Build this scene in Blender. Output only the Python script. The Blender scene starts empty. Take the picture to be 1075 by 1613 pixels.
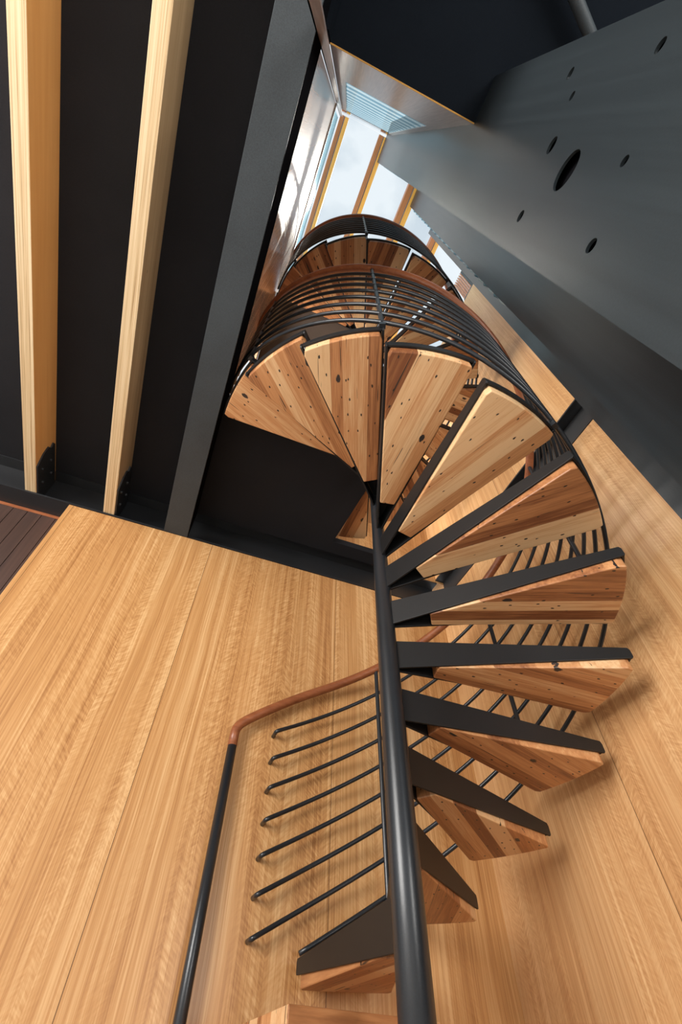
import bpy, bmesh, math, random
from mathutils import Vector, Matrix
random.seed(7)
PI = math.pi
sc = bpy.context.scene
COL = sc.collection

# ------------------------------------------------------------------ camera
cam = bpy.data.objects.new('camera', bpy.data.cameras.new('camera'))
COL.objects.link(cam)
# rows: image right, image down, view direction (in world axes)
RR = ((0.9286, -0.3709, 0.0106), (0.2954, 0.7219, -0.6258), (0.2245, 0.5842, 0.7799))
rt, dn, fw = (Vector(v) for v in RR)
m = Matrix((rt, -dn, -fw)).transposed().to_4x4()
cam.matrix_world = m
cam.data.sensor_fit = 'VERTICAL'
cam.data.sensor_height = 36.0
cam.data.sensor_width = 24.0
cam.data.lens = 726.94 / 1613.0 * 36.0
cam.data.clip_start = 0.02
cam.data.clip_end = 200
sc.camera = cam

# ------------------------------------------------------------------ light and exposure
sc.view_settings.view_transform = 'Standard'
sc.view_settings.look = 'None'
sc.view_settings.gamma = 1.0
sc.view_settings.use_curve_mapping = False
sc.view_settings.exposure = 0.0
w = bpy.data.worlds.new('sky'); sc.world = w
w.use_nodes = True
nt = w.node_tree
bg = nt.nodes['Background']
tcw = nt.nodes.new('ShaderNodeTexCoord'); nz = nt.nodes.new('ShaderNodeTexNoise'); cr = nt.nodes.new('ShaderNodeValToRGB')
nz.inputs['Scale'].default_value = 9.0; nz.inputs['Detail'].default_value = 5.0
cr.color_ramp.elements[0].position = .38; cr.color_ramp.elements[0].color = (0.62, 0.69, 0.75, 1)
cr.color_ramp.elements[1].position = .56; cr.color_ramp.elements[1].color = (0.83, 0.87, 0.90, 1)
nt.links.new(tcw.outputs['Generated'], nz.inputs['Vector']); nt.links.new(nz.outputs['Fac'], cr.inputs['Fac'])
nt.links.new(cr.outputs['Color'], bg.inputs['Color'])
bg.inputs['Strength'].default_value = 1.12

def light(name, kind, loc, target, energy, color, **kw):
    d = bpy.data.lights.new(name, kind)
    d.energy = energy; d.color = color
    for k, v in kw.items(): setattr(d, k, v)
    o = bpy.data.objects.new(name, d); COL.objects.link(o)
    o.location = loc
    o.rotation_euler = (Vector(target) - Vector(loc)).to_track_quat('-Z', 'Y').to_euler()
    return o
light('sun', 'SUN', (3.4, 1.2, 12), (0, 0, 0), 4.0, (1.0, 0.93, 0.82), angle=math.radians(1.2))
light('open_side_daylight', 'AREA', (-3.5, -1.3, 1.35), (1.5, 1.0, 0.8), 295, (1.0, 0.97, 0.93), shape='SQUARE', size=2.2)
light('joist_fill', 'AREA', (1.7, -3.4, 0.6), (-1.0, 0.7, 2.3), 118, (1.0, 0.97, 0.93), shape='SQUARE', size=1.6)  # added fill lamp, brightens joist sides and tread undersides
light('upper_wall_fill', 'AREA', (-1.9, 1.75, 3.5), (1.4, 0.9, 4.0), 360, (1.0, 0.95, 0.88), shape='SQUARE', size=2.0)  # added fill lamp, brightens the upper right wall through the landing opening
light('upper_stair_fill', 'AREA', (-2.2, 1.2, 6.6), (1.6, 1.0, 4.4), 230, (1.0, 0.96, 0.92), shape='SQUARE', size=1.2)  # added fill lamp above the parapet, brightens the upper stair

# ------------------------------------------------------------------ helpers
def tag(o, label=None, cat=None, group=None, kind=None):
    if label: o['label'] = label
    if cat: o['category'] = cat
    if group: o['group'] = group
    if kind: o['kind'] = kind
    return o

def empty(name, loc=(0, 0, 0)):
    o = bpy.data.objects.new(name, None); COL.objects.link(o)
    o.location = loc; o.empty_display_size = 0.1
    return o

def obj(name, bm, mats, parent=None, smooth=False, bevel=0, origin=None, seg=2):
    if origin is not None:
        bmesh.ops.translate(bm, verts=bm.verts, vec=-Vector(origin))
    bmesh.ops.recalc_face_normals(bm, faces=bm.faces)
    me = bpy.data.meshes.new(name); bm.to_mesh(me); bm.free()
    for mt in (mats if isinstance(mats, (list, tuple)) else [mats]):
        me.materials.append(mt)
    if smooth:
        for p in me.polygons: p.use_smooth = True
    o = bpy.data.objects.new(name, me); COL.objects.link(o)
    if origin is not None: o.location = origin
    if parent is not None:
        o.parent = parent
        # parents carry only translations
        pl = Vector((0, 0, 0)); p = parent
        while p is not None:
            pl += p.location; p = p.parent
        o.location = Vector(o.location) - pl
    if bevel:
        md = o.modifiers.new('bevel', 'BEVEL'); md.width = bevel; md.segments = seg
        md.limit_method = 'ANGLE'; md.angle_limit = math.radians(40)
    return o

def bx(bm, x0, x1, y0, y1, z0, z1, mi=0):
    vs = [bm.verts.new((x, y, z)) for x in (x0, x1) for y in (y0, y1) for z in (z0, z1)]
    for f in ((0, 1, 3, 2), (4, 6, 7, 5), (0, 4, 5, 1), (2, 3, 7, 6), (0, 2, 6, 4), (1, 5, 7, 3)):
        bm.faces.new([vs[i] for i in f]).material_index = mi
    return vs

def box(*a):
    bm = bmesh.new(); bx(bm, *a); return bm

def prism(bm, pts, off):
    """closed solid from a planar polygon of 3D points swept by off"""
    off = Vector(off)
    a = [bm.verts.new(p) for p in pts]
    b = [bm.verts.new(Vector(p) + off) for p in pts]
    n = len(a)
    bm.faces.new(a); bm.faces.new(b[::-1])
    for i in range(n):
        bm.faces.new((a[i], b[i], b[(i + 1) % n], a[(i + 1) % n]))

def tube(bm, path, r, n=10, cap=True):
    path = [Vector(p) for p in path]
    rr = r if isinstance(r, (list, tuple)) else [r] * len(path)
    rings = []
    t = (path[1] - path[0]).normalized()
    up = Vector((0, 0, 1)) if abs(t.z) < 0.9 else Vector((1, 0, 0))
    u = t.cross(up).normalized()
    for i, p in enumerate(path):
        if i == 0: t = path[1] - path[0]
        elif i == len(path) - 1: t = path[-1] - path[-2]
        else: t = (path[i + 1] - p).normalized() + (p - path[i - 1]).normalized()
        t.normalize()
        u = (u - t * u.dot(t)).normalized()
        v = t.cross(u)
        rings.append([bm.verts.new(p + (u * math.cos(2 * PI * k / n) + v * math.sin(2 * PI * k / n)) * rr[i]) for k in range(n)])
    for a, b in zip(rings, rings[1:]):
        for k in range(n):
            bm.faces.new((a[k], a[(k + 1) % n], b[(k + 1) % n], b[k]))
    if cap:
        bm.faces.new(rings[0][::-1]); bm.faces.new(rings[-1])

def fillet(pts, rad, n=6):
    """round the inner corners of a polyline"""
    pts = [Vector(p) for p in pts]; out = [pts[0]]
    for i in range(1, len(pts) - 1):
        p = pts[i]; a = pts[i - 1] - p; b = pts[i + 1] - p
        d = min(rad, a.length * .49, b.length * .49)
        A = p + a.normalized() * d; B = p + b.normalized() * d
        for k in range(n + 1):
            s = k / n
            out.append(A * (1 - s) ** 2 + p * 2 * s * (1 - s) + B * s * s)
    out.append(pts[-1]); return out

# ------------------------------------------------------------------ materials
class NT:
    def __init__(s, name):
        s.m = bpy.data.materials.new(name); s.m.use_nodes = True
        s.t = s.m.node_tree; s.t.nodes.clear()
        s.out = s.t.nodes.new('ShaderNodeOutputMaterial')
    def n(s, kind, **kw):
        nd = s.t.nodes.new('ShaderNode' + kind)
        for k, v in kw.items():
            if k.startswith('i_'):
                key = k[2:]; key = int(key) if key.isdigit() else key.replace('_', ' ')
                if isinstance(v, bpy.types.NodeSocket): s.t.links.new(v, nd.inputs[key])
                else: nd.inputs[key].default_value = v
            else: setattr(nd, k, v)
        return nd
    def link(s, a, b): s.t.links.new(a, b)
    def math(s, op, a, b=0.0, c=None):
        kw = dict(i_0=a, i_1=b)
        if c is not None: kw['i_2'] = c
        return s.n('Math', operation=op, **kw).outputs[0]
    def coords(s, scale=(1, 1, 1), rot=(0, 0, 0), vec=None, loc=(0, 0, 0)):
        if vec is None: vec = s.n('TexCoord').outputs['Object']
        mp = s.n('Mapping', i_Vector=vec)
        mp.inputs['Scale'].default_value = scale; mp.inputs['Rotation'].default_value = rot
        mp.inputs['Location'].default_value = loc
        return mp.outputs[0]
    def noise(s, vec, scale=1, detail=4, rough=.55, dist=0):
        return s.n('TexNoise', i_Vector=vec, i_Scale=scale, i_Detail=detail, i_Roughness=rough, i_Distortion=dist).outputs['Fac']
    def ramp(s, fac, stops):
        r = s.n('ValToRGB', i_Fac=fac); e = r.color_ramp.elements
        while len(e) < len(stops): e.new(.5)
        for el, (p, c) in zip(e, stops):
            el.position = p; el.color = (*c, 1) if len(c) == 3 else c
        return r.outputs['Color']
    def mix(s, fac, a, b, mode='MIX'):
        nd = s.n('Mix', data_type='RGBA', blend_type=mode)
        for sock, v in ((nd.inputs[0], fac), (nd.inputs[6], a), (nd.inputs[7], b)):
            if isinstance(v, bpy.types.NodeSocket): s.link(v, sock)
            else: sock.default_value = (*v, 1) if isinstance(v, tuple) and len(v) == 3 else v
        return nd.outputs[2]
    def bsdf(s, color, rough=.5, bump=None, bump_s=.2, **kw):
        b = s.n('BsdfPrincipled')
        for k, v in (('Base Color', color), ('Roughness', rough), *kw.items()):
            if isinstance(v, bpy.types.NodeSocket): s.link(v, b.inputs[k])
            else: b.inputs[k].default_value = (*v, 1) if isinstance(v, tuple) and len(v) == 3 else v
        if bump is not None:
            bp = s.n('Bump', i_Height=bump, i_Strength=bump_s); bp.inputs['Distance'].default_value = .002
            s.link(bp.outputs[0], b.inputs['Normal'])
        s.link(b.outputs[0], s.out.inputs['Surface'])
        return s.m

def veneer(name, axis, joints=(), c0=(.325, .138, .045), c1=(.515, .264, .098), c2=(.69, .425, .20), rough=.34, off=0.0):
    """vertical grained quarter sawn veneer; axis = which horizontal object axis runs along the wall"""
    g = NT(name)
    tc = g.n('TexCoord').outputs['Object']
    sp = g.n('SeparateXYZ', i_Vector=tc)
    u = sp.outputs[axis]; z = sp.outputs[2]
    pid = 0.0
    for j in joints:
        st = g.math('GREATER_THAN', u, j)
        pid = g.math('ADD', pid, st) if not isinstance(pid, float) else st
    if isinstance(pid, float): pid = g.math('ADD', 0.0, 0.0)
    wob = g.noise(g.n('CombineXYZ', i_X=u, i_Z=z).outputs[0], 1.1, 2)
    uu = g.math('ADD', u, g.math('MULTIPLY', wob, .03))
    uo = g.math('ADD', uu, g.math('MULTIPLY', pid, 3.7 + off))
    cv = g.n('CombineXYZ', i_X=uo, i_Y=g.math('ADD', off, .3), i_Z=z).outputs[0]
    fine = g.noise(g.coords((210, 1, 2.4), vec=cv), 1, 3, .7)
    ray = g.ramp(g.noise(g.coords((48, 1, .14), vec=cv, loc=(.37, 0, .2)), 1, 1), [(.66, (0, 0, 0)), (.74, (1, 1, 1))])
    mid = g.noise(g.coords((34, 1, .5), vec=cv), 1, 4, .6)
    broad = g.noise(g.coords((5, 1, .12), vec=cv), 1, 2, .5)
    ra = g.noise(g.coords((26, 1, 125), vec=g.coords(rot=(0, .75, 0), vec=cv)), 1, 1, .5, .3)
    rb = g.noise(g.coords((26, 1, 125), vec=g.coords(rot=(0, -.75, 0), vec=cv)), 1, 1, .5, .3)
    sel = g.ramp(g.noise(g.coords((11, 1, .2), vec=cv, loc=(3, 0, 0)), 1, 1), [(.48, (0, 0, 0)), (.52, (1, 1, 1))])
    rip = g.n('RGBToBW', i_Color=g.mix(g.n('RGBToBW', i_Color=sel).outputs[0], g.n('CombineXYZ', i_X=ra, i_Y=ra, i_Z=ra).outputs[0], g.n('CombineXYZ', i_X=rb, i_Y=rb, i_Z=rb).outputs[0])).outputs[0]
    ripm = g.ramp(g.noise(g.coords((7, 1, .6), vec=cv), 1, 2), [(.42, (0, 0, 0)), (.66, (1, 1, 1))])
    f = g.math('ADD', g.math('MULTIPLY', fine, .40), g.math('ADD', g.math('MULTIPLY', mid, .36), g.math('MULTIPLY', broad, .24)))
    rr = g.math('MULTIPLY', g.math('MULTIPLY', g.math('SUBTRACT', rip, .5), .30), g.n('RGBToBW', i_Color=ripm).outputs[0])
    f = g.math('ADD', g.math('ADD', f, rr), g.math('MULTIPLY', g.n('RGBToBW', i_Color=ray).outputs[0], .10))
    f = g.math('ADD', f, g.math('MULTIPLY', g.math('SUBTRACT', g.n('TexWhiteNoise', noise_dimensions='1D', i_W=g.math('ADD', pid, 11.3 + off)).outputs[0], .5), .05))
    col = g.ramp(f, [(.36, c0), (.5, c1), (.64, c2)])
    for j in joints:
        d = g.math('LESS_THAN', g.math('ABSOLUTE', g.math('SUBTRACT', u, j)), .0011)
        col = g.mix(d, col, (.09, .04, .015))
    return g.bsdf(col, rough, fine, .12, **{'Specular IOR Level': .35})

def steel(name, base, rough=.45, speck=.25, spec=.4):
    g = NT(name)
    n1 = g.noise(g.coords((260, 260, 260)), 1, 2)
    n2 = g.noise(g.coords((3, 3, 3)), 1, 3)
    f = g.math('ADD', g.math('MULTIPLY', n1, .5), g.math('MULTIPLY', n2, .5))
    lo = tuple(c * (1 - speck) for c in base); hi = tuple(c * (1 + speck) for c in base)
    return g.bsdf(g.ramp(f, [(.35, lo), (.65, hi)]), rough, n1, .08, **{'Specular IOR Level': spec})

def reclaimed(name, ang):
    """reclaimed hardwood staves running along the tread's front edge, with nail holes and cracks"""
    g = NT(name)
    tc = g.n('TexCoord').outputs['Object']
    rnd = g.n('ObjectInfo').outputs['Random']
    v = g.coords(rot=(0, 0, -ang), vec=tc)
    sp = g.n('SeparateXYZ', i_Vector=v)
    u, t, z = sp.outputs
    t2 = g.math('ADD', t, g.math('MULTIPLY', rnd, 7.3))
    wob = g.noise(g.n('CombineXYZ', i_X=g.math('MULTIPLY', t2, 17), i_Y=0.0).outputs[0], 1, 1)
    idx = g.math('FLOOR', g.math('ADD', g.math('MULTIPLY', t2, 19.0), g.math('MULTIPLY', wob, .8)))
    key = g.math('ADD', idx, g.math('MULTIPLY', rnd, 513.0))
    wn = g.n('TexWhiteNoise', noise_dimensions='1D', i_W=key).outputs[0]
    uo = g.math('ADD', u, g.math('MULTIPLY', wn, 9.0))
    cv = g.n('CombineXYZ', i_X=uo, i_Y=t2, i_Z=z).outputs[0]
    fine = g.noise(g.coords((6, 190, 60), vec=cv), 1, 3, .65, .3)
    mid = g.noise(g.coords((2.0, 46, 20), vec=cv), 1, 4, .6, .5)
    f = g.math('ADD', g.math('ADD', g.math('MULTIPLY', wn, .42), -.02), g.math('ADD', g.math('MULTIPLY', fine, .30), g.math('MULTIPLY', mid, .34)))
    col = g.ramp(f, [(.32, (.20, .068, .025)), (.44, (.43, .182, .069)), (.55, (.575, .275, .113)), (.68, (.74, .475, .25))])
    crack = g.noise(g.coords((2.6, 85, 30), vec=cv), 1, 2, .5, .8)
    cr = g.ramp(crack, [(.27, (1, 1, 1)), (.295, (0, 0, 0))])
    col = g.mix(g.n('RGBToBW', i_Color=cr).outputs[0], col, (.035, .02, .014))
    vor = g.n('TexVoronoi', voronoi_dimensions='2D', i_Vector=g.coords((12, 24, 4), vec=g.n('CombineXYZ', i_X=g.math('ADD', uo, g.math('MULTIPLY', fine, .02)), i_Y=t2).outputs[0]), i_Scale=1.0)
    keep = g.math('GREATER_THAN', g.n('SeparateColor', i_Color=vor.outputs['Color']).outputs[0], .52)
    hole = g.math('MULTIPLY', g.math('LESS_THAN', vor.outputs['Distance'], g.math('MULTIPLY', mid, .14)), keep)
    col = g.mix(hole, col, (.02, .014, .012))
    vor2 = g.n('TexVoronoi', voronoi_dimensions='2D', i_Vector=g.coords((7, 13, 4), vec=cv, loc=(.4, .7, 0)), i_Scale=1.0)
    keep2 = g.math('GREATER_THAN', g.n('SeparateColor', i_Color=vor2.outputs['Color']).outputs[1], .9)
    knot = g.math('MULTIPLY', g.math('LESS_THAN', vor2.outputs['Distance'], g.math('MULTIPLY', fine, .24)), keep2)
    col = g.mix(knot, col, (.03, .022, .02))
    return g.bsdf(col, .42, fine, .1)

def plain_timber(name, axis, stops, sc_long=.6, sc_x=40, rough=.55, knots=False):
    g = NT(name)
    s = [sc_x] * 3; s[axis] = sc_long
    v = g.coords(tuple(s))
    f = g.math('ADD', g.math('MULTIPLY', g.noise(v, 1, 4, .6, .4), .7), g.math('MULTIPLY', g.noise(v, 3.3, 3), .3))
    col = g.ramp(f, stops)
    if knots:
        ks = [9.0] * 3; ks[axis] = 3.2
        vo = g.n('TexVoronoi', i_Vector=g.coords(tuple(ks)), i_Scale=1.0)
        k = g.math('MULTIPLY', g.math('LESS_THAN', vo.outputs['Distance'], .11), g.math('GREATER_THAN', g.n('SeparateColor', i_Color=vo.outputs['Color']).outputs[0], .6))
        col = g.mix(k, col, (.06, .03, .012))
    return g.bsdf(col, rough, f, .1)

M = {}
M['black'] = steel('black_steel', (.017, .018, .020), .42, .2, .5)
M['plate'] = steel('black_plate', (.0085, .0085, .0090), .5, .15, .4)
M['tube'] = steel('black_tube', (.016, .018, .021), .30, .2, .5)
M['grey'] = steel('grey_beam_paint', (.038, .0465, .0525), .55, .25, .35)
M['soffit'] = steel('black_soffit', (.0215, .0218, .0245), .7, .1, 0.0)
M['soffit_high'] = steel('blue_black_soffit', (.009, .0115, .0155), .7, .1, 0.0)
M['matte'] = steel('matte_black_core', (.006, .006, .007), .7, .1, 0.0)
M['landing'] = steel('brown_black_sheet', (.05, .036, .028), .5, .15, .3)
M['rail'] = plain_timber('handrail_timber', 0, [(.3, (.19, .055, .02)), (.7, (.34, .115, .045))], 8, 30, .35)
M['tread'] = reclaimed('reclaimed_hardwood', .3834)
M['veneer_a'] = veneer('veneer_left', 0, (-.885, -.04, .82), off=.0)
M['veneer_b'] = veneer('veneer_right', 1, (1.33, .2), (.42, .195, .075), (.61, .335, .145), (.77, .50, .255), off=1.7)
M['veneer_s'] = veneer('veneer_shaft', 1, (), (.34, .19, .11), (.46, .27, .17), (.56, .36, .25), .2, off=4.1)
M['lvl_edge'] = plain_timber('lvl_laminated_edge', 1, [(.36, (.34, .20, .085)), (.46, (.62, .44, .24)), (.6, (.76, .60, .38))], .9, 150, .6)
M['lvl_orange'] = plain_timber('lvl_orange_face', 1, [(.3, (.60, .29, .085)), (.7, (.72, .39, .14))], .7, 16, .5, True)
M['lvl_brown'] = plain_timber('lvl_brown_face', 1, [(.3, (.40, .26, .13)), (.7, (.58, .41, .23))], .7, 22, .5, True)
M['rafter_shaded_red'] = plain_timber('rafter_shaded_wood', 1, [(.3, (.42, .13, .04)), (.7, (.55, .20, .07))], .6, 25, .45)  # shaded rafter side painted into the colour; screen slats reuse it
M['rafter_sunlit_orange'] = plain_timber('rafter_sunlit_orange', 1, [(.3, (.84, .33, .045)), (.7, (.95, .47, .10))], .6, 25, .45)  # same rafters' sunlit side, sunlight painted in as brighter orange
M['deck'] = plain_timber('dark_boards', 2, [(.3, (.030, .014, .010)), (.7, (.075, .036, .024))], .8, 28, .5)
M['alu'] = steel('aluminium', (.55, .57, .6), .35, .06, .5)
M['whitebar'] = steel('white_angle', (.75, .76, .78), .4, .05, .5)
M['concrete'] = steel('concrete', (.76, .73, .69), .7, .12, .3)

g = NT('grey_ply')
cv = g.coords((120, 1, 3))
f = g.noise(cv, 1, 3, .6)
M['ply'] = g.bsdf(g.ramp(f, [(.3, (.26, .21, .20)), (.7, (.42, .35, .33))]), .3, f, .1)
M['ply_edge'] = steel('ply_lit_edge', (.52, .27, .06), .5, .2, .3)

g = NT('fin_steel')
f1 = g.noise(g.coords((1, 30, .35)), 1, 3, .6)
f2 = g.noise(g.coords((230, 230, 230)), 1, 2)
f = g.math('ADD', g.math('MULTIPLY', f1, .6), g.math('MULTIPLY', f2, .4))
M['fin'] = g.bsdf(g.ramp(f, [(.3, (.0165, .021, .024)), (.7, (.027, .0345, .039))]), .32, f, .1, **{'Specular IOR Level': .42})

def glassy(name, tint, transp, rough, transl=0.0):
    g = NT(name)
    tr = g.n('BsdfTransparent', i_Color=(*tint, 1))
    gl = g.n('BsdfGlossy', i_Color=(1, 1, 1, 1), i_Roughness=rough)
    lw = g.n('LayerWeight', i_Blend=(.35 if transl else .12))
    a = g.n('MixShader', i_0=lw.outputs['Fresnel'])
    g.link(tr.outputs[0], a.inputs[1]); g.link(gl.outputs[0], a.inputs[2])
    last = a
    if transl:
        tl = g.n('BsdfTranslucent', i_Color=(*tint, 1))
        b = g.n('MixShader', i_0=transl)
        g.link(a.outputs[0], b.inputs[1]); g.link(tl.outputs[0], b.inputs[2]); last = b
    g.link(last.outputs[0], g.out.inputs['Surface'])
    return g.m
M['glass'] = glassy('roof_glass', (.95, .97, .98), .9, .03)
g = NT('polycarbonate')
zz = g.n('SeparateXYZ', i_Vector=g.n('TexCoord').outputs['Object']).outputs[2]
stripe = g.math('SINE', g.math('MULTIPLY', zz, 2 * PI / .30))
tint = g.ramp(g.math('ADD', g.math('MULTIPLY', stripe, .5), .5), [(.3, (.90, .985, 1.0)), (.7, (.52, .70, .77))])   # pale and darker horizontal stripes tinted into the sheet
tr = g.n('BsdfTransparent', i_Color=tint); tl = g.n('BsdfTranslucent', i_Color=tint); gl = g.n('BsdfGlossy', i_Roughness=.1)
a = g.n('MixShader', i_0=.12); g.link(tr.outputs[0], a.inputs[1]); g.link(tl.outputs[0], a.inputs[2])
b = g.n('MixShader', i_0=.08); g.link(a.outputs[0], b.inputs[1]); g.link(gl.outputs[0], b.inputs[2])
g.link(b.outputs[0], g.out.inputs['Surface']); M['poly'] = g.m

# ------------------------------------------------------------------ the setting
YA, XB = 2.20, 1.642          # faces of the two veneered walls
FL = -0.44                    # floor level (eye level is 0)
ZC = 2.184                    # underside of the level one steel
def struct(name, bm, mat, **kw):
    o = obj(name, bm, mat, **kw); o['kind'] = 'structure'; return o

struct('floor', box(-5, 4.5, -5, 3.2, FL - .1, FL), M['concrete'])
struct('wall_left', box(-.911, XB + .1, YA, YA + .13, FL, ZC - .002), M['veneer_a'], bevel=.003)
struct('wall_right', box(XB, XB + .06, .577, YA - .001, FL, 2.225), M['veneer_b'])
# upper right wall above the level one channel, up to the level two parapet
struct('wall_right_upper', box(XB, XB + .06, .577, YA - .001, 2.472, 5.2), M['veneer_b'])
# upper left wall above level one, beside the flight
struct('wall_left_upper', box(-.22, XB + .1, YA, YA + .1, 2.44, 5.2), M['veneer_a'])
# shaft wall: glossy veneer, starts above the steel beam
bm = box(-.26, -.204, -.22, 1.29, 2.50, 5.7); bx(bm, -.26, -.204, 1.29, YA, 4.5, 5.7)   # open to the level one landing
struct('wall_shaft', bm, M['veneer_s'])
# dark stained boards outside, beyond the end of the left wall
bm = bmesh.new(); x = -.90
while x > -4:
    bx(bm, x - .075, x, 2.33, 2.35, FL, 2.160); x -= .0785
struct('wall_outer', bm, M['deck'])
bm = box(-4.2, -.85, 2.33, 2.36, 2.161, 2.183); bx(bm, -4.2, -.85, 2.352, 2.42, FL, 2.43)
struct('trim_4', bm, M['rail'])

# black sheet soffit over the joist bays, and the level one landing sheet
struct('ceiling', box(-4.2, -.21, -4, YA + .05, 2.432, 2.46), M['soffit'])
bm = bmesh.new()
prism(bm, [(-.2, 1.295, 2.39), (.79, 1.295, 2.39), (.735, 2.06, 2.39), (1.15, 2.06, 2.39), (1.15, 2.165, 2.39), (-.2, 2.165, 2.39)], (0, 0, .05))
struct('ceiling_landing', bm, M['soffit'])
bm = bmesh.new()
prism(bm, [(-.2, 1.295, 4.73), (.79, 1.295, 4.73), (.735, 2.19, 4.73), (-.2, 2.19, 4.73)], (0, 0, .05))
struct('ceiling_upper_landing', bm, M['landing'])
# high dark soffit behind, and its plywood bulkhead
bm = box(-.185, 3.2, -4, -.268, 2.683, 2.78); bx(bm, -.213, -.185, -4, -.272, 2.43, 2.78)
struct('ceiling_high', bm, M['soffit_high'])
struct('wall_bulkhead', box(-.185, .50, -.283, -.265, 2.686, 3.92), M['ply'])
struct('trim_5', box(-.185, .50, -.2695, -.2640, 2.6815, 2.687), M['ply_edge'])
bm = bmesh.new(); bx(bm, -.185, -.12, -.285, -.265, 3.92, 7.45); bx(bm, .45, .5, -.285, -.265, 3.92, 7.45)
struct('trim_6', bm, M['ply'])

# level one edge channels (C sections open to the room)
def channel_x(x0, x1, yf, z0, dep, fl, t=.011):
    bm = bmesh.new()
    prism(bm, [(x0, yf, z0), (x0, yf + fl + .06, z0), (x0, yf + fl + .06, z0 + t), (x0, yf + fl, z0 + t), (x0, yf + fl, z0 + dep - t),
               (x0, yf + fl + .06, z0 + dep - t), (x0, yf + fl + .06, z0 + dep), (x0, yf, z0 + dep), (x0, yf, z0 + dep - t),
               (x0, yf + fl - .009, z0 + dep - t), (x0, yf + fl - .009, z0 + t), (x0, yf, z0 + t)], (x1 - x0, 0, 0))
    return bm
struct('trim_1', channel_x(-4.2, XB, YA - .004, ZC, .252, .085), M['black'])
t = .011; z0 = 2.227; dp = .243; xf = XB - .004; fl = .075
bm = bmesh.new()
prism(bm, [(xf, .577, z0), (xf + fl, .577, z0), (xf + fl, .577, z0 + dp), (xf, .577, z0 + dp), (xf, .577, z0 + dp - t),
           (xf + fl - .009, .577, z0 + dp - t), (xf + fl - .009, .577, z0 + t), (xf, .577, z0 + t)], (0, YA - .577, 0))
struct('trim_2', bm, M['black'])

# ------------------------------------------------------------------ level one joists and beam
def joist(x0, x1, side, label):
    root = empty('timber_joist', ((x0 + x1) / 2, 0, 2.196))
    tag(root, label, 'joist', 'laminated joists under the black ceiling')
    bm = box(x0, x1, -3.9, YA + .07, 2.196, 2.431)
    bmesh.ops.recalc_face_normals(bm, faces=bm.faces)
    for f in bm.faces:
        if abs(f.normal.x) > .5: f.material_index = 1
    obj('beam', bm, [M['lvl_edge'], side], root, bevel=.002)
    bm = bmesh.new()
    ys, zs = YA + .075, 2.20
    prism(bm, [(x1, ys, zs), (x1, 2.00, zs), (x1, 1.955, 2.27), (x1, 1.94, 2.33), (x1, 1.965, 2.36), (x1, 1.945, 2.385), (x1, 1.965, 2.405), (x1, ys, 2.405)], (.008, 0, 0))
    br = obj('bracket', bm, M['black'], root); br['label'] = 'black steel cleat'
    for (yy, zz) in ((2.05, 2.25), (2.05, 2.35), (2.15, 2.25), (2.15, 2.35)):
        b = bmesh.new(); tube(b, [(x1 + .006, yy, zz), (x1 + .017, yy, zz)], .009, 6)
        obj('bolt', b, M['black'], br)
joist(-1.166, -1.103, M['lvl_orange'], 'laminated timber joist with orange side face, farther from the steel beam')
joist(-.722, -.657, M['lvl_brown'], 'laminated timber joist with brown knotty side face, next to the grey steel beam')

root = empty('steel_beam', (-.275, 0, ZC)); tag(root, 'grey painted steel beam beside the stair opening, parallel to the timber joists', 'beam')
obj('bottom_flange', box(-.350, -.204, -3.9, YA - .002, ZC - .002, ZC + .012), M['grey'], root, bevel=.001)
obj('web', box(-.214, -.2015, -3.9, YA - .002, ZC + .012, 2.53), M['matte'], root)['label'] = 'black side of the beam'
obj('top_flange', box(-.350, -.215, -3.9, YA + .06, 2.42, 2.4315), M['soffit'], root)

# ------------------------------------------------------------------ the spiral stair
CX, CY = .6814, 1.2778
R = .8555; RISE = .18; DTH = 2 * PI / 16.04; TH0 = 1.5638; ZB0 = .0236; WEDGE = .3834
SL = .076                      # tread depth
def th(k): return TH0 - DTH * k
def zb(k): return ZB0 + RISE * k
RB = .877                      # balustrade radius
stair = empty('spiral_staircase', (CX, CY, FL))
tag(stair, 'black steel spiral staircase with reclaimed timber treads winding round a central pole', 'staircase')

bm = bmesh.new()
tube(bm, [(CX, CY, FL), (CX, CY, .4), (CX, CY, 1.0), (CX, CY, 1.6), (CX, CY, 2.1), (CX, CY, 4.95)], [.0415, .0405, .036, .030, .026, .025], 32)
obj('column', bm, M['tube'], stair, smooth=True)

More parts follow.
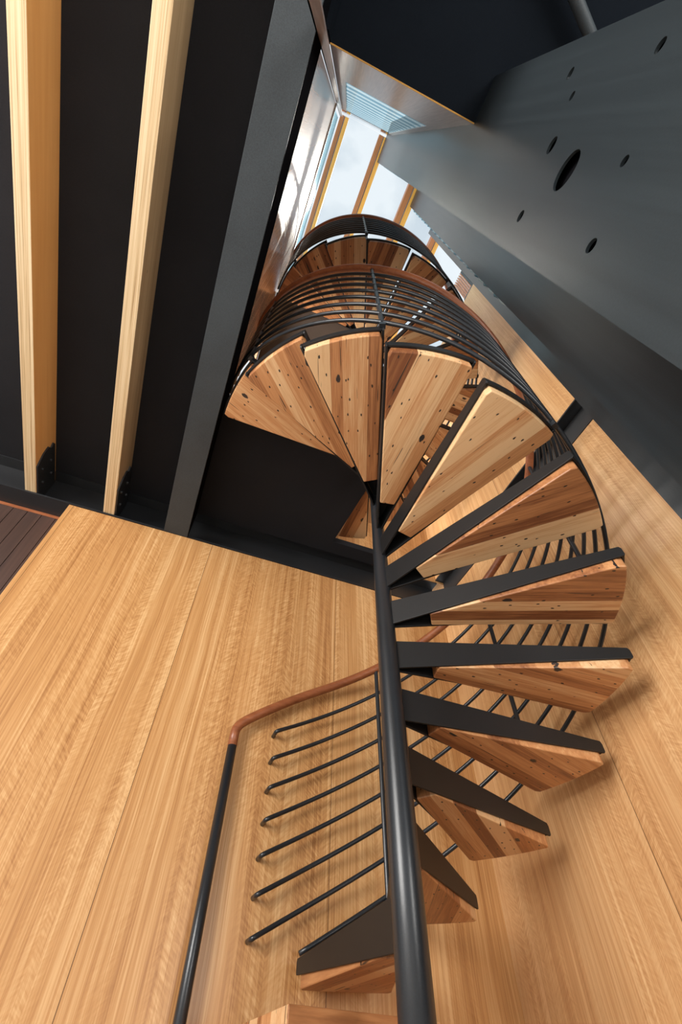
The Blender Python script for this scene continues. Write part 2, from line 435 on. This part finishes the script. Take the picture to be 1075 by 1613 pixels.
# one tread: local frame has its rear edge on +X and the next lower tread at positive angles
def board_bm():
    bm = bmesh.new(); r0 = .175
    a0, a1 = .004, WEDGE
    pts = []
    n = 10
    rr = .02                   # softened outer corners
    pts.append((r0 * math.cos(a0), r0 * math.sin(a0), 0))
    pts.append(((R - rr) * math.cos(a0), (R - rr) * math.sin(a0), 0))
    for i in range(n + 1):
        a = a0 + .012 + (a1 - a0 - .024) * i / n
        pts.append((R * math.cos(a), R * math.sin(a), 0))
    pts.append(((R - rr) * math.cos(a1), (R - rr) * math.sin(a1), 0))
    pts.append((r0 * math.cos(a1), r0 * math.sin(a1), 0))
    prism(bm, pts, (0, 0, SL - .006))
    return bm
def frame_bm():
    bm = bmesh.new()
    def side(a, s):            # tapered plate standing on the tread's radial edge
        d = Vector((math.cos(a), math.sin(a), 0)); nn = Vector((-math.sin(a), math.cos(a), 0)) * s
        o = nn * .001
        L = R + .012
        pts = [d * .022 + Vector((0, 0, -.006)), d * (L - .004) + Vector((0, 0, .036)), d * L + Vector((0, 0, .042)),
               d * L + Vector((0, 0, .068)), d * (L - .006) + Vector((0, 0, SL + .002)), d * .022 + Vector((0, 0, .104))]
        prism(bm, [p + o for p in pts], nn * .008)
    side(.004, -1); side(WEDGE, 1)
    # outer rim and top sheet
    n = 12
    def arc(r, z): return [bm.verts.new((r * math.cos(.004 + (WEDGE - .004) * i / n), r * math.sin(.004 + (WEDGE - .004) * i / n), z)) for i in range(n + 1)]
    A, B, Cc, D = arc(R + .002, .04), arc(R + .010, .04), arc(R + .010, SL), arc(R + .002, SL)
    for i in range(n):
        for P, Q in ((A, B), (B, Cc), (Cc, D), (D, A)):
            bm.faces.new((P[i], P[i + 1], Q[i + 1], Q[i]))
    bm.faces.new((A[0], B[0], Cc[0], D[0])); bm.faces.new((A[n], D[n], Cc[n], B[n]))
    pts = [(.03 * math.cos(.004), .03 * math.sin(.004), SL - .005)] + \
          [((R + .002) * math.cos(.004 + (WEDGE - .004) * i / n), (R + .002) * math.sin(.004 + (WEDGE - .004) * i / n), SL - .005) for i in range(n + 1)] + \
          [(.03 * math.cos(WEDGE), .03 * math.sin(WEDGE), SL - .005)]
    prism(bm, pts, (0, 0, .005))
    return bm
board0 = obj('tread', board_bm(), M['tread'], bevel=.004)
frame0 = obj('tread_frame', frame_bm(), M['plate'], bevel=.0012)
frame0['label'] = 'black steel tread frame'
first = True
def put_tread(k, dz=0.0):
    global first
    b = board0 if first else board0.copy(); f = frame0 if first else frame0.copy()
    if not first: COL.objects.link(b); COL.objects.link(f)
    first = False
    b.parent = stair; b.location = (0, 0, zb(k) + dz - FL); b.rotation_euler = (0, 0, th(k))
    f.parent = b
DZ2 = -.54                     # the landing takes four sectors for one riser
for k in range(1, 13): put_tread(k)
for k in range(17, 29): put_tread(k, DZ2)

def cyl(t, z, r=RB): return Vector((CX + r * math.cos(t), CY + r * math.sin(t), z))
def railz(t, dz): return zb((TH0 - t) / DTH + 1) + SL + dz
def balustrade(ta, tb, dz, posts, start_wall=True):
    N = int(abs(ta - tb) / .06)
    for i in range(8):
        off = .012 + i * .1217
        sa = math.radians(89) if (i == 0 and start_wall) else ta
        pts = [cyl(sa + (tb - sa) * j / N, railz(sa + (tb - sa) * j / N, dz) + off) for j in range(N + 1)]
        h0 = pts[0] - (pts[1] - pts[0]).normalized() * .035
        h1 = pts[-1] + (pts[-1] - pts[-2]).normalized() * .035
        rad0 = Vector((0, 1, 0)) if start_wall else Vector((math.cos(ta), math.sin(ta), 0))
        rad1 = Vector((-1, 0, 0))
        e0 = h0 + rad0 * max(.012, YA - h0.y - .002) if start_wall else h0 + rad0 * .03
        e1 = h1 + rad1 * max(.012, h1.x + .2 - .002)
        path = fillet((pts if (i == 0 and start_wall) else [e0, h0] + pts) + [h1, e1], .014, 4)
        bm = bmesh.new(); tube(bm, path, .0088, 10)
        obj('balustrade_rod', bm, M['tube'], stair, smooth=True)
    for k in posts:
        t = th(k) - .006
        bm = bmesh.new()
        z0, z1 = railz(t, dz) + .002, railz(t, dz) + 1.0
        tube(bm, [cyl(t, z0, RB - .004), cyl(t, z1, RB - .004)], .011, 12)
        p = obj('balustrade_post', bm, M['tube'], stair, smooth=False)
        bm = bmesh.new()
        d = Vector((math.cos(t), math.sin(t), 0)); n = Vector((-d.y, d.x, 0))
        c = Vector((CX, CY, 0)) + d * (R + .006) + Vector((0, 0, zb(k + 1) + dz + SL - .012))
        prism(bm, [c - n * .012 - Vector((0, 0, .012)), c + n * .012 - Vector((0, 0, .012)), c + n * .012 + Vector((0, 0, .012)), c - n * .012 + Vector((0, 0, .012))], d * (RB - R))
        obj('cleat', bm, M['tube'], p)
RAILH = 1.012
# flight one
balustrade(math.radians(99), -PI * .985, 0, (1, 3, 5, 7, 9, 11))
NX, NY = .322, 2.152
bm = bmesh.new(); tube(bm, [(NX, NY, FL), (NX, NY, .955)], .0205, 20)
obj('newel_post', bm, M['tube'], stair, smooth=True)
ta, tb = math.radians(97), -PI * .985
pts = [cyl(ta + (tb - ta) * j / 90, railz(ta + (tb - ta) * j / 90, 0) + RAILH) for j in range(91)]
start = fillet([(NX, NY, .955), (NX, NY, 1.055), pts[0]], .06, 8)
pp = start + pts[1:]
for _ in range(6):
    pp = pp[:4] + [pp[i] * .5 + (pp[i - 1] + pp[i + 1]) * .25 for i in range(4, 40)] + pp[40:]
bm = bmesh.new(); tube(bm, pp, .0215, 16)
obj('handrail', bm, M['rail'], stair, smooth=True)['label'] = 'red brown timber handrail'
# flight two
ta = math.radians(-262)
tb = -3 * PI + .05
balustrade(ta, tb, DZ2, (17, 19, 21, 23, 25, 27), False)
pts = [cyl(ta + (tb - ta) * j / 90, railz(ta + (tb - ta) * j / 90, DZ2) + RAILH) for j in range(91)]
bm = bmesh.new(); tube(bm, fillet([pts[0] - Vector((0, 0, .9)), pts[0] - Vector((0, 0, .01))] + pts[1:], .05, 6), .0215, 16)
obj('handrail', bm, M['rail'], stair, smooth=True)['label'] = 'red brown timber handrail'

# starter block at the foot
bm = bmesh.new()
prism(bm, [(.455, 1.465, FL), (.80, 1.605, FL), (.98, 1.70, FL), (.98, 2.12, FL), (.50, 2.12, FL)], (0, 0, .118 - FL))
o = obj('timber_block', bm, M['tread'], bevel=.003, origin=(.7, 1.8, FL))
tag(o, 'solid reclaimed timber starter block below the lowest tread', 'step')

# ------------------------------------------------------------------ right hand fins
HOLES = [(-.1425, 1.357, .043), (-.192, 1.548, .020), (-.169, 1.106, .0105), (-.029, 1.495, .0152), (-.030, 1.028, .0142), (-.353, 1.702, .0142), (-.298, 1.594, .0108), (-.354, 1.248, .0132)]
def holed_panel(x, y0, y1, z0, z1, th_, holes):
    cu = bpy.data.curves.new('face', 'CURVE'); cu.dimensions = '2D'; cu.fill_mode = 'BOTH'
    cu.extrude = th_ / 2; cu.resolution_u = 1
    def poly(pts):
        s = cu.splines.new('POLY'); s.points.add(len(pts) - 1); s.use_cyclic_u = True
        for p, q in zip(s.points, pts): p.co = (*q, 0, 1)
    poly([(y0, z0), (y1, z0), (y1, z1), (y0, z1)])
    for y, z, r in holes:
        poly([(y + r * math.cos(2 * PI * i / 40), z + r * math.sin(2 * PI * i / 40)) for i in range(40)])
    o = bpy.data.objects.new('face', cu); COL.objects.link(o)
    dg = bpy.context.evaluated_depsgraph_get(); dg.update()
    me = bpy.data.meshes.new_from_object(o.evaluated_get(dg))
    bpy.data.objects.remove(o)
    bm = bmesh.new(); bm.from_mesh(me)
    for v in bm.verts:
        y, z, e = v.co; v.co = (x + th_ / 2 + e, y, z)
    return bm
root = empty('steel_fin', (.54, -.19, FL)); tag(root, 'nearest dark grey steel fin, with round holes cut through its face', 'steel fin', 'tall steel fins on the right')
obj('face_panel', holed_panel(.50, -.434, .054, FL, 8.58, .007, HOLES), M['fin'], root)
obj('core', box(.525, .57, -.434, .054, FL, 8.58), M['matte'], root)['label'] = 'black core behind the holes'
root = empty('steel_fin', (1.22, -.2, FL)); tag(root, 'middle plain steel fin, behind the one with holes', 'steel fin', 'tall steel fins on the right')
obj('face_panel', box(1.2, 1.225, -.8, .364, FL, 8.58), M['fin'], root)
root = empty('steel_fin', (1.67, .2, FL)); tag(root, 'farthest narrow steel fin, against the edge of the right veneer wall', 'steel fin', 'tall steel fins on the right')
obj('face_panel', box(XB - .002, XB + .03, -.8, .577, FL, 8.58), M['fin'], root)

# ------------------------------------------------------------------ skylight
ZR = 8.60
def rafter(xa, xb, y0, label):
    root = empty('skylight_rafter', ((xa + xb) / 2, 1, ZR)); tag(root, label, 'rafter', 'timber rafters of the skylight')
    wd = (xb - xa)
    obj('timber', box(xa, xa + wd * .46, y0, 2.9, ZR, ZR + .16), M['rafter_shaded_red'], root)
    obj('timber', box(xa + wd * .58, xb, y0, 2.9, ZR, ZR + .16), M['rafter_sunlit_orange'], root)
    obj('glazing_bar', box(xa + wd * .46, xa + wd * .58, y0, 2.9, ZR + .03, ZR + .12), M['alu'], root)['label'] = 'pale metal glazing bar'
rafter(-.200, -.075, -.25, 'leftmost skylight rafter, along the pale corrugated strip above the shaft wall')
rafter(.404, .535, -.25, 'skylight rafter meeting the top of the fin with holes')
rafter(1.066, 1.24, .05, 'skylight rafter meeting the top of the middle steel fin')
rafter(1.73, 1.88, .30, 'rightmost skylight rafter, above the farthest steel fin')
rp = [(-.2, -.265), (.5, -.265), (1.2, .0), (1.66, .2), (3.4, .2), (3.4, 2.9), (-.2, 2.9)]
bm = bmesh.new(); prism(bm, [(x, y, ZR + .17) for x, y in rp], (0, 0, .008))
struct('window_2', bm, M['glass'])

def corrugated(bm, x0, y0, x1, y1, z0, z1, amp=.018, wl=.15, steps=8):
    d = Vector((x1 - x0, y1 - y0, 0)).normalized(); n = Vector((-d.y, d.x, 0))
    N = int((z1 - z0) / wl * steps); prev = None; prev2 = None
    for i in range(N + 1):
        z = z0 + (z1 - z0) * i / N
        o = n * amp * math.cos(2 * PI * i / steps)
        row = []
        for (x, y) in ((x0, y0), (x1, y1)):
            for s in (0, .002):
                row.append(bm.verts.new(Vector((x, y, z)) + o + n * s))
        if prev:
            bm.faces.new((prev[0], prev[2], row[2], row[0])); bm.faces.new((prev[1], row[1], row[3], prev[3]))
        prev = row
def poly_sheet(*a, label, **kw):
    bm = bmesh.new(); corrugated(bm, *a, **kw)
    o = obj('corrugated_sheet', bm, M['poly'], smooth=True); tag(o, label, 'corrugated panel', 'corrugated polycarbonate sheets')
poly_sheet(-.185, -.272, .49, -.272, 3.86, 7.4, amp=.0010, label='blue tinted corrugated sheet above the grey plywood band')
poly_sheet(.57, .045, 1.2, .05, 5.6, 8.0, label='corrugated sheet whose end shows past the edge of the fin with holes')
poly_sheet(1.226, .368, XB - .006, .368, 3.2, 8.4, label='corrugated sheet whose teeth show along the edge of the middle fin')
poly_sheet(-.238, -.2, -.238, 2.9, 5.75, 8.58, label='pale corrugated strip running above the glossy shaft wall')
struct('window_3', box(-.185, .5, -.272, -.268, 7.45, 8.6), M['glass'])
struct('trim_7', box(-.205, -.19, -.22, 2.2, 5.68, 5.74), M['whitebar'])

# corner post and brace
bm = bmesh.new(); bx(bm, -.205, -.165, -.232, -.226, 1.2, 8.55); bx(bm, -.205, -.199, -.27, -.226, 1.2, 8.55)
tag(obj('corner_post', bm, M['ply']), 'slim grey metal angle post between the steel beam and the plywood band', 'post')
bm = bmesh.new(); tube(bm, [(-.17, -1.121, 2.63), (.655, -.723, 2.63), (1.184, -.467, 2.63)], .024, 16)
tag(obj('brace_pipe', bm, M['grey'], smooth=True), 'dark round pipe under the black soffit behind the fin with holes', 'pipe')

# slatted timber screen on the level two parapet
root = empty('slatted_screen', (XB + .02, .66, 5.2)); tag(root, 'small slatted timber screen in a grey frame on top of the right veneer wall', 'screen')
bm = bmesh.new(); bx(bm, XB, XB + .03, .58, .75, 5.20, 5.23); bx(bm, XB, XB + .03, .58, .60, 5.23, 5.84)
obj('frame', bm, M['grey'], root)
for i in range(6):
    y = .605 + i * .025
    obj('slat', box(XB, XB + .03, y, y + .012, 5.23, 5.84), M['rafter_shaded_red'], root)
